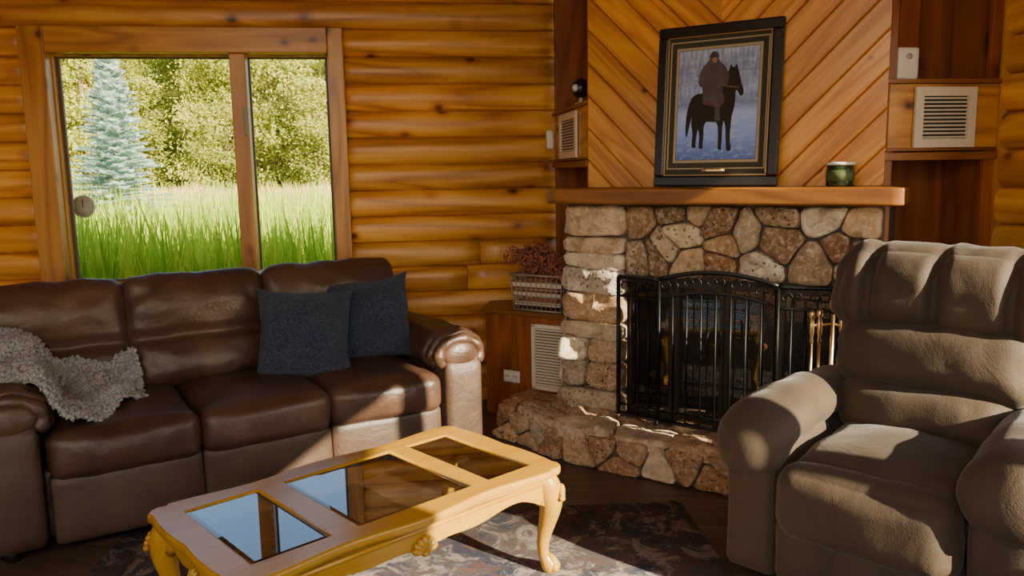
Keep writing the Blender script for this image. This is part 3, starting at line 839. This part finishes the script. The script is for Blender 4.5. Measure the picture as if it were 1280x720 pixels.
for i in range(40):
    a=rg.uniform(0,6.28); l=rg.uniform(.05,.12); c=Vector((rg.uniform(-.14,.14),rg.uniform(-.06,.06),.22))
    e=c+Vector((math.cos(a)*l,math.sin(a)*l*.4,rg.uniform(.02,.1))); mb.tube([c,(c+e)/2+Vector((0,0,.01)),e],.0015,4)
    for j in range(4):
        q=c.lerp(e,.4+.2*j); o=Vector((rg.uniform(-.012,.012),rg.uniform(-.012,.012),rg.uniform(-.01,.012))); mb.add([q,q+o,q+o*1.6+Vector((.004,0,.004)),q+Vector((.006,.0,.006))],[(0,1,2,3)],False)
mb.obj('dried_flowers',M['flower'],bk)

# ------------------------------------------------------------------ sofa
SR=R(32); SW=2.24; SL=Vector((-.14-SW*math.cos(SR),4.06-SW*math.sin(SR),0))
so=empty('leather_sofa',SL,SR)
mb=MB(); sw=(SW-.50)/3; AX=.25
mb.rbox((SW/2,.5,.20),(SW-.1,.80,.30),.03,10)
for i in range(3):
    cx=AX+sw*(i+.5)
    mb.rbox((cx,.09,.185),(sw+.002,.13,.29),.025,12,bulge=(0,.012,0),nz=.004)
for s in (0,1):
    x=.12 if s==0 else SW-.12
    mb.rbox((x,.47,.31),(.225,.88,.54),.04,12,bulge=(.01,.01,0),nz=.006,seed=s)
    mb.rbox((x,.055,.30),(.215,.09,.50),.035,10,bulge=(0,.01,0))
mb.obj('base_and_side_panels',M['leather2'],so)
mb=MB()
mb.rbox((SW/2-.03,.90,.49),(SW-.06,.13,.84),.05,10)
BX=[.0,.645,1.315,2.06]
for i in range(3):
    cx=AX+sw*(i+.5)
    mb.rbox((cx,.36,.405),(sw+.004,.72,.20),.055,20,bulge=(.002,.02,.035),nz=.012,fq=5,seed=i)
    bw=BX[i+1]-BX[i]; bcx=(BX[i+1]+BX[i])/2
    def fn(q,p,i=i):
        g=math.exp(-((q.z+.035)/.022)**2)
        bu=.045*math.exp(-((q.z-.13)/.10)**2)+.035*math.exp(-((q.z+.16)/.09)**2)
        ed=(1-p.x**4)
        if p.y<0: q=q+Vector((0,.05*g-bu*ed,0))
        w=noise.noise(Vector((q.x*9+i*4,q.z*16,3)))*.010*(1 if p.y<0 else 0)
        return q+Vector((0,w,.012*noise.noise(Vector((q.x*6,i,1)))))
    mb.rbox((bcx,.78,.735),(bw+.010,.22,.56),.06,30,bulge=(.004,.0,.012),rot=(R(-15),0,0),nz=.012,fq=5,seed=i+9,fn=fn,pw=.9)
for s in (0,1):
    x=.13 if s==0 else SW-.13
    mb.rbox((x,.47,.585),(.285,.86,.20),.095,16,bulge=(.0,.0,.02),nz=.012,fq=7,seed=s+20)
    for j,(yy,rr,dz) in enumerate(((.055,.100,-.0),(.10,.114,.005),(.15,.120,.008))):
        pts=[(x+math.cos(a)*rr*1.18,yy,.575+dz+math.sin(a)*rr*.80) for a in [R(-35+250*k/24) for k in range(25)]]
        mb.tube(pts,[.030+.004*math.sin(k*1.3) for k in range(25)],12)
    mb.sph((x,.045,.575),(.105,.035,.075),16)
mb.obj('cushions_and_arms',M['leather'],so)
mb=MB()
for i in range(3):
    cx=AX+sw*(i+.5); k=sw/2
    mb.tube([(cx-k+.02,.030,.37),(cx-k+.10,.006,.375),(cx,-.007,.375),(cx+k-.10,.006,.375),(cx+k-.02,.030,.37)],.003,6)
mb.obj('seams',plain('seam_dark',(.02,.01,.007),.6),so)
mb=MB()
for x in (.1,SW-.1):
    for y in (.1,.86): mb.lathe((x,y,0),[(0,0),(.028,0),(.032,.06),(0,.06)],12)
mb.obj('feet',M['blackframe'],so)

def to_world(e_loc,rz,p): return Vector(e_loc)+Matrix.Rotation(rz,3,'Z')@Vector(p)
def pillow(loc,rot,s=.42,th=.15,seed=0):
    n=30; vs=[];fs=[]
    for sd in (1,-1):
        for i in range(n+1):
            for j in range(n+1):
                u=-1+2*i/n; v=-1+2*j/n
                k=1-.12*(1-u*u)*abs(v)**2; k2=1-.12*(1-v*v)*abs(u)**2
                t=((1-u**4)*(1-v**4))**.6
                z=sd*th/2*t*(1+.35*noise.noise(Vector((u*1.7,v*1.7,seed+sd))))
                vs.append((u*s/2*k2+.012*noise.noise(Vector((u*2,v*2,seed+9))),z+.012*noise.noise(Vector((u*4,v*4,seed))),v*s/2*k+.012*noise.noise(Vector((u*2,v*2,seed+19)))))
    m=(n+1)**2
    for sd in range(2):
        for i in range(n):
            for j in range(n):
                a=sd*m+i*(n+1)+j; f=(a,a+n+1,a+n+2,a+1)
                fs.append(f if sd==1 else f[::-1])
    mb=MB(); mb.add(vs,fs); o=mb.obj('throw_pillow',M['navy']); o.location=loc; o.rotation_euler=rot
    return o
pillow(to_world(SL,SR,(1.43,.44,.695)),Euler((R(-20),R(4),SR+R(-16)),'XYZ'),.49,.18,1)
pillow(to_world(SL,SR,(1.82,.53,.72)),Euler((R(-17),R(-7),SR+R(-28)),'XYZ'),.47,.17,2)

# throw blanket
def bl_pt(u,v):
    x=-.04+u*.70
    ymin=.22-.20*math.exp(-((x-.38)/.16)**2)+.03*math.sin(x*17); ymax=.62+.03*math.sin(x*11)
    if x>.48: ymin+= (x-.48)*.8
    y=ymin+(ymax-ymin)*v
    t=max(0,min(1,(x-.23)/.12)); t=t*t*(3-2*t)
    z=.725*(1-t)+.565*t
    if y>.43: z+=(y-.43)*.55
    z+=.020*math.sin(x*22+y*9)*(.4+u)+.012*math.sin(y*31-x*12)
    e=min(v*8,1)*min(1,(1-u)*10); z-=.03*(1-e)
    return Vector((x,y,z))
mb=MB(); nu,nv=90,60; vs=[];fs=[]
for i in range(nu+1):
    for j in range(nv+1): vs.append(bl_pt(i/nu,j/nv))
for i in range(nu):
    for j in range(nv):
        a=i*(nv+1)+j; fs.append((a,a+nv+1,a+nv+2,a+1))
mb.add(vs,fs)
rg=random.Random(6)
OCT=[(1,0,0),(-1,0,0),(0,1,0),(0,-1,0),(0,0,1),(0,0,-1)]
OF=[(0,2,4),(2,1,4),(1,3,4),(3,0,4),(2,0,5),(1,2,5),(3,1,5),(0,3,5)]
for i in range(7500):
    p=bl_pt(rg.random(),rg.random())+Vector((rg.uniform(-.006,.006),rg.uniform(-.006,.006),rg.uniform(.0,.018))); r=rg.uniform(.006,.013)
    E=Euler((rg.uniform(0,3),rg.uniform(0,3),rg.uniform(0,3))).to_matrix(); mb.rnd=rg.random()
    mb.add([p+E@Vector((a*r*1.5,b*r,c*r)) for a,b,c in OCT],OF)
ob=mb.obj('throw_blanket',M['throw'],loc=SL,rz=SR)

# ------------------------------------------------------------------ recliner
CR=R(-43.8); rc=empty('recliner_armchair',Vector((1.10,2.42,0)),CR)
mb=MB()
for s in (-1,1):
    x=s*.39
    mb.rbox((x,.38,.31),(.19,.70,.52),.05,18,bulge=(.012,.01,0),nz=.006,fq=4,seed=s+3)
    mb.rbox((x,.045,.29),(.185,.08,.44),.035,14,bulge=(0,.015,0),nz=.005)
    path=catmull([(x,.80,.60),(x*1.0,.60,.605),(x*1.01,.38,.61),(x*1.02,.20,.60),(x*1.02,.09,.57),(x*1.02,.045,.51),(x*1.01,.05,.45)],7)
    m=len(path); rr=[]
    for i in range(m):
        t=i/(m-1); rr.append(.110+.030*math.sin(t*2.3)-.04*max(0,(t-.80)/.20)**2-.02*max(0,(.1-t)/.1))
    mb.tube(path,rr,30,sx=.72,nz=.016)
def seatfn(q,p): return q+Vector((0,0,-.035*max(0,-p.y)**3 if p.z>0 else 0))
mb.rbox((0,.33,.42),(.57,.64,.22),.09,20,bulge=(.0,.02,.045),nz=.014,fq=5,seed=12,fn=seatfn)
mb.rbox((0,.035,.375),(.575,.17,.27),.085,20,bulge=(0,.03,.01),nz=.012,fq=6,seed=13)
def chan(seams,dy,wd,dzt=0):
    def fn(q,p):
        g=max(math.exp(-((q.x-a)/wd)**2) for a in seams)*max(0,1-abs(p.z)**6*.5)
        return q+Vector((0,dy*g*max(0,-p.y),-dzt*g*max(0,p.z)))
    return fn
mb.rbox((0,.055,.19),(.585,.14,.25),.05,40,bulge=(0,.02,0),nz=.006,fn=chan((-.095,.095),.025,.016),pw=1)
mb.rbox((0,.60,.585),(.60,.22,.24),.09,24,bulge=(0,.05,.0),rot=(R(-14),0,0),nz=.014,fq=6,seed=15)
mb.rbox((0,.665,.79),(.70,.22,.29),.10,24,bulge=(0,.05,.0),rot=(R(-14),0,0),nz=.016,fq=6,seed=16)
mb.rbox((0,.80,.70),(.68,.14,.90),.06,12,rot=(R(-10),0,0),nz=.01)
mb.rbox((.01,.74,1.015),(.80,.30,.37),.14,60,bulge=(.01,.03,.015),rot=(R(-12),0,0),nz=.018,fq=5,seed=30,fn=chan((-.235,.0,.245),.045,.026,.024),pw=1)
mb.obj('upholstery',M['suede'],rc)
mb=MB(); mb.box(-.36,.36,.10,.72,0.0,.08); mb.obj('base_frame',M['blackframe'],rc,.01)
mb=MB(); mb.tube([(.505,.25,.33),(.53,.22,.36),(.53,.15,.42)],.012,8); mb.obj('recline_lever',plain('lever_wood',(.25,.12,.05),.4),rc)

# ------------------------------------------------------------------ coffee table
TR=R(42.5); ct=empty('coffee_table',Vector((-.515,2.66,0)),TR); TH=.425
L2,W2=.645,.355
def outline(L2,W2):
    q=[]
    n=14
    for i in range(n+1):
        x=(L2-.085)*i/n
        y=W2-.012+.012*math.cos(x/(L2-.085)*math.pi*2)
        q.append((x,y))
    cxn,cyn=L2-.055,W2-.055
    q.append((L2-.078,W2-.010)); q.append((L2-.070,W2-.013))
    for k in range(0,9):
        a=R(80-70*k/8); q.append((cxn+.048*math.cos(a),cyn+.048*math.sin(a)))
    q.append((L2-.013,W2-.070)); q.append((L2-.010,W2-.078))
    for i in range(1,9):
        y=(W2-.085)*(1-i/8)
        x=L2-.008+.008*math.sin(i/8*math.pi)
        q.append((x,y))
    q2=[(x,-y) for x,y in reversed(q[:-1])]; q3=[(-x,-y) for x,y in q[1:]]; q4=[(-x,y) for x,y in reversed(q[1:-1])]
    return q+q2+q3+q4
panels=[(-.545,-.28),(-.195,.265),(.335,.545)]; PY=.255
holes=[[(a,-PY),(b,-PY),(b,PY),(a,PY)] for a,b in panels]
curve2d('table_top',[outline(L2-.008,W2-.008)]+holes,.006,.009,M['oak'],ct,Matrix.Translation((0,0,TH-.015)))
curve2d('table_top_under',[outline(L2-.03,W2-.03)]+[[(a-.012,-PY-.012),(b+.012,-PY-.012),(b+.012,PY+.012),(a-.012,PY+.012)] for a,b in panels],.006,.004,M['oak'],ct,Matrix.Translation((0,0,TH-.038)))
mb=MB()
for a,b in panels:
    g=.022
    vs=[(a,-PY,TH-.008),(b,-PY,TH-.008),(b,PY,TH-.008),(a,PY,TH-.008),(a+g,-PY+g,TH-.004),(b-g,-PY+g,TH-.004),(b-g,PY-g,TH-.004),(a+g,PY-g,TH-.004)]
    mb.add(vs,[(4,5,6,7),(0,1,5,4),(1,2,6,5),(2,3,7,6),(3,0,4,7)],False)
mb.obj('glass_inserts',M['tableglass'],ct)
mb=MB()
zt=TH-.045
LX,LY=L2-.075,W2-.067
def apron(p0,p1,bot,th=.018):
    n=48; p0=Vector(p0);p1=Vector(p1); d=(p1-p0); nn=Vector((-d.y,d.x,0)).normalized()*th/2; vs=[];fs=[]
    for i in range(n+1):
        p=p0+d*i/n; zb=bot(i/n)
        for (o,z) in ((-1,zb),(-1,zt),(1,zt),(1,zb)): vs.append((p.x+nn.x*o,p.y+nn.y*o,z))
    for i in range(n):
        for k in range(4): fs.append((i*4+k,i*4+(k+1)%4,(i+1)*4+(k+1)%4,(i+1)*4+k))
    mb.add(vs,fs,False)
def bl(t):
    c=abs(t-.5)*2
    return zt-.055-.03*math.exp(-(c/.16)**2)-.045*max(0,(c-.72)/.28)**1.5+.012*math.cos(c*9)
AXX,AYY=L2-.05,W2-.043
for s in (-1,1):
    apron((-AXX+.02,s*AYY,0),(AXX-.02,s*AYY,0),bl); apron((s*AXX,-AYY+.02,0),(s*AXX,AYY-.02,0),bl)
for s in (-1,1):
    mb.tube([(-AXX+.02,s*(AYY+.01),zt-.006),(AXX-.02,s*(AYY+.01),zt-.006)],.008,8); mb.tube([(s*(AXX+.01),-AYY+.02,zt-.006),(s*(AXX+.01),AYY-.02,zt-.006)],.008,8)
def shell(c,dirv,sc=1):
    dirv=Vector(dirv).normalized(); side=Vector((-dirv.y,dirv.x,0)); c=Vector(c)
    for k in range(7):
        a=R(-66+22*k); dd=side*math.sin(a)+Vector((0,0,1))*math.cos(a)
        ln=.052*sc*(1-.15*abs(k-3)/3)
        pts=[c+dirv*(.0+.010*math.sin(t*math.pi))+dd*ln*t for t in (0.05,.3,.6,.85,1)]
        mb.tube(pts,[.003*sc,.006*sc,.009*sc,.010*sc,.005*sc],8)
    mb.sph(c+dirv*.006,(.012*sc,.012*sc,.010*sc),10)
for sx in (-1,1):
    for sy in (-1,1):
        o=Vector((sx*LX,sy*LY,0)); dg=Vector((sx,sy,0)).normalized()
        pp=catmull([(z,a,r) for z,a,r in zip([.405,.375,.34,.30,.26,.21,.16,.115,.08,.055,.035,.013],[.0,.006,.020,.028,.028,.018,.006,.0,.002,.012,.022,.026],[.040,.046,.050,.048,.042,.034,.027,.023,.021,.026,.032,.025])],3)
        mb.tube([o+dg*a+Vector((0,0,z)) for z,a,r in pp],[r for z,a,r in pp],16)
        for k in (-1,0,1):
            f=Matrix.Rotation(R(34)*k,3,'Z')@dg
            mb.sph(o+dg*.022+f*.024+Vector((0,0,.032)),(.019,.019,.0195),10)
            mb.tube([o+dg*.006+f*.012+Vector((0,0,.08)),o+dg*.02+f*.022+Vector((0,0,.055)),o+dg*.024+f*.034+Vector((0,0,.032))],[.006,.010,.010],8)
        shell(o+dg*.066+Vector((0,0,.295)),dg,1.1)
        for ax in (Vector((-sx,0,0)),Vector((0,-sy,0))):
            c=o+Vector((0,sy*.018,0)) if abs(ax.x)>0 else o+Vector((sx*.018,0,0))
            mb.tube([c+ax*.03+Vector((0,0,.30)),c+ax*.06+Vector((0,0,.325)),c+ax*.09+Vector((0,0,.335))],[.02,.014,.004],8)
for s in (-1,1):
    shell((0,s*(AYY+.012),zt-.085),(0,s,0),1.15); shell((s*(AXX+.012),0,zt-.082),(s,0,0),.9)
mb.obj('legs_and_apron',M['oak'],ct)

# rug
mb=MB(); mb.rbox((0,0,.006),(2.42,3.2,.010),.004,4); rug=mb.obj('area_rug',M['rug'],loc=Vector((-.35,1.78,0)),rz=R(4))

# ------------------------------------------------------------------ outdoors
GZ=-.35
mb=MB(); mb.box(-90,60,5.9,120,GZ-.1,GZ); mb.obj('ground_outside',M['ground'])
rg=random.Random(77)
def blades(name,n,ya,yb,h0,h1,wd,mat,rlo=-.66,rhi=-.12,lean=.25,pw=1.25):
    mb=MB()
    for i in range(n):
        y=ya+(yb-ya)*rg.random()**pw; x=y*rg.uniform(rlo,rhi)
        h=rg.uniform(h0,h1)*(1+.35*noise.noise(Vector((x*.35,y*.35,0)))); a=rg.uniform(0,6.28); w=wd*(1+y*.03)*rg.uniform(.6,1.2)
        l=Vector((rg.gauss(0,lean),rg.gauss(0,lean),0))*h; c=Vector((math.cos(a),math.sin(a),0))*w; b=Vector((x,y,GZ))
        m=b+l*.35+Vector((0,0,h*.6)); t=b+l+Vector((0,0,h))
        mb.rnd=rg.random()
        mb.add([b-c,b+c,m+c*.8,m-c*.8,t],[(0,1,2,3),(3,2,4)],False)
    return mb.obj(name,mat)
blades('cattail_grass',9000,6.3,20,.8,1.65,.017,M['grass'],lean=.11,pw=1.5)
blades('meadow_grass',16000,7.5,21,.5,1.0,.014,M['grass'],lean=.16)
blades('dry_meadow_grass',17000,20,42,.9,1.5,.022,M['drygrass'],lean=.12)

def spruce_mesh():
    mb=MB(); H=4.75; rg=random.Random(3)
    mb.mi=1; mb.tube([(0,0,0),(0,0,H*.5),(0,0,H)],[.09,.05,.01],8); mb.mi=0
    NB=250
    for i in range(NB):
        t=(i+.5)/NB; z=.25+(H-.3)*t; Lb=1.35*(1-t)**.9+.05; a=i*2.4+rg.uniform(-.3,.3); Lb*=rg.uniform(.65,1.2)
        d=Vector((math.cos(a),math.sin(a),.05+.5*t)); d2=Vector((-math.sin(a),math.cos(a),0))
        n=int(10+24*Lb)
        for j in range(n):
            u=.15+.85*j/n; p=Vector((0,0,z))+d*Lb*u+Vector((0,0,-.12*u*u*Lb))
            for s in (-1,1):
                l=(.04+.15*(1-u))*rg.uniform(.6,1.3)+.03
                q=p+(d2*s*l+d*l*.7+Vector((0,0,rg.uniform(-.02,.06)))); o=Vector((rg.uniform(-.02,.02),rg.uniform(-.02,.02),.025))
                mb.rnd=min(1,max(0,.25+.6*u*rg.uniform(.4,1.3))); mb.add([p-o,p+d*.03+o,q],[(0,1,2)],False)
    return mb
sp=spruce_mesh().obj('blue_spruce_tree',[M['spruce'],M['bark']]); sp.location=(-8.75,18,GZ)
def tree_mesh(seed,H,wd,n):
    mb=MB(); rg=random.Random(seed); mb.mi=1
    mb.tube([(0,0,0),(.1,0,H*.4),(0,.1,H*.95)],[.16,.11,.02],8)
    cl=[]
    for i in range(46):
        t=rg.uniform(.12,1); a=rg.uniform(0,6.28); r=wd*(1-t*.75)*rg.uniform(.2,1); c=Vector((math.cos(a)*r,math.sin(a)*r,H*t)); cl.append(c)
        mb.tube([(0,0,c.z-r*.25),c],[.035,.01],4)
    mb.mi=0
    for i in range(n):
        c=rg.choice(cl); p=c+Vector((rg.gauss(0,.42),rg.gauss(0,.42),rg.gauss(0,.24))); s=rg.uniform(.05,.11)
        a=Vector((rg.gauss(0,1),rg.gauss(0,1),rg.gauss(0,1))).normalized(); b=a.orthogonal().normalized()
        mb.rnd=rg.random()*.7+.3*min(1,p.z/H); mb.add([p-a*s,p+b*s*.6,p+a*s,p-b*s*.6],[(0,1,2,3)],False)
    return mb
protos=[tree_mesh(s,H,w,9000) for s,H,w in ((1,12,2.0),(2,10,1.7),(3,8,2.2))]
pm=[p.obj('pine_tree',[M['leaf'],M['bark']]) for p in protos]
rg=random.Random(41); first=[True]*3
for i in range(54):
    y=44+rg.random()*14 if i>10 else 43+rg.random()*3; x=y*(-.66+.60*((i*.618)%1)); k=rg.randrange(3)
    if first[k]: o=pm[k]; first[k]=False
    else: o=D.objects.new('pine_tree',pm[k].data); link(o)
    s=rg.uniform(.9,1.4); o.location=(x,y,GZ); o.scale=(s,s,s*rg.uniform(.9,1.2)); o.rotation_euler=(0,0,rg.uniform(0,6.28))
mb=MB(); n=260; vs=[];fs=[]; rows=24
for i in range(n+1):
    x=-62+66*i/n
    for j in range(rows+1):
        z=GZ+ (20+3*noise.noise(Vector((x*.35,0,0)))+2*noise.noise(Vector((x*1.3,3,0))))*j/rows
        yv=66+2.2*noise.noise(Vector((x*.8,z*.8,0)))+1.2*noise.noise(Vector((x*2.5,z*2.5,2)))+j*.15
        vs.append((x,yv,z))
for i in range(n):
    for j in range(rows):
        a=i*(rows+1)+j; fs.append((a,a+rows+1,a+rows+2,a+1))
mb.add(vs,fs)
def m_tl():
    t=NT('distant_foliage'); c=t.coord(); a=t.noise(c,1.2,6,.75); b=t.noise(c,5,4,.8)
    col=t.ramp(t.math('ADD',t.math('MULTIPLY',a,.6),t.math('MULTIPLY',b,.4)),[(.36,(.09,.13,.04)),(.5,(.30,.35,.12)),(.64,(.74,.74,.38))])
    return t.out(col,.95)
mb.obj('distant_tree_line',m_tl())

# ------------------------------------------------------------------ lights
sd=Vector((.70,-.58,.38)).normalized()
sl=D.lights.new('sun','SUN'); sl.energy=24; sl.angle=R(.6); sl.color=(1,.85,.58); so_=D.objects.new('sun',sl); link(so_)
so_.rotation_euler=sd.to_track_quat('Z','Y').to_euler(); so_.location=(4,-4,6)
w=D.worlds.new('world'); S.world=w; w.use_nodes=True; nt=w.node_tree; bg=nt.nodes['Background']
sk=nt.nodes.new('ShaderNodeTexSky'); sk.sky_type='NISHITA'; sk.sun_disc=False; sk.sun_elevation=R(25); sk.sun_rotation=R(130)
nt.links.new(sk.outputs[0],bg.inputs[0]); bg.inputs[1].default_value=.38
def area(name,loc,tgt,size,e,col):
    l=D.lights.new(name,'AREA'); l.shape='RECTANGLE'; l.size=size[0]; l.size_y=size[1]; l.energy=e; l.color=col
    o=D.objects.new(name,l); link(o); o.location=loc; o.rotation_euler=(Vector(loc)-Vector(tgt)).to_track_quat('Z','Y').to_euler()
area('fill_light',(-.8,-.6,2.85),(-.3,4,.9),(2.4,1.2),80,(1,.88,.68))  # added soft fill from above and behind the camera, not a room fixture

# ------------------------------------------------------------------ camera
cam=D.cameras.new('camera'); co=D.objects.new('camera',cam); link(co)
cam.sensor_width=36; cam.lens=28.125; cam.clip_start=.05; cam.clip_end=300
co.matrix_world=Matrix.Translation((0,0,1.5))@Matrix.Rotation(R(90-8.25),4,'X')@Matrix.Rotation(R(-1.0),4,'Z')
S.camera=co
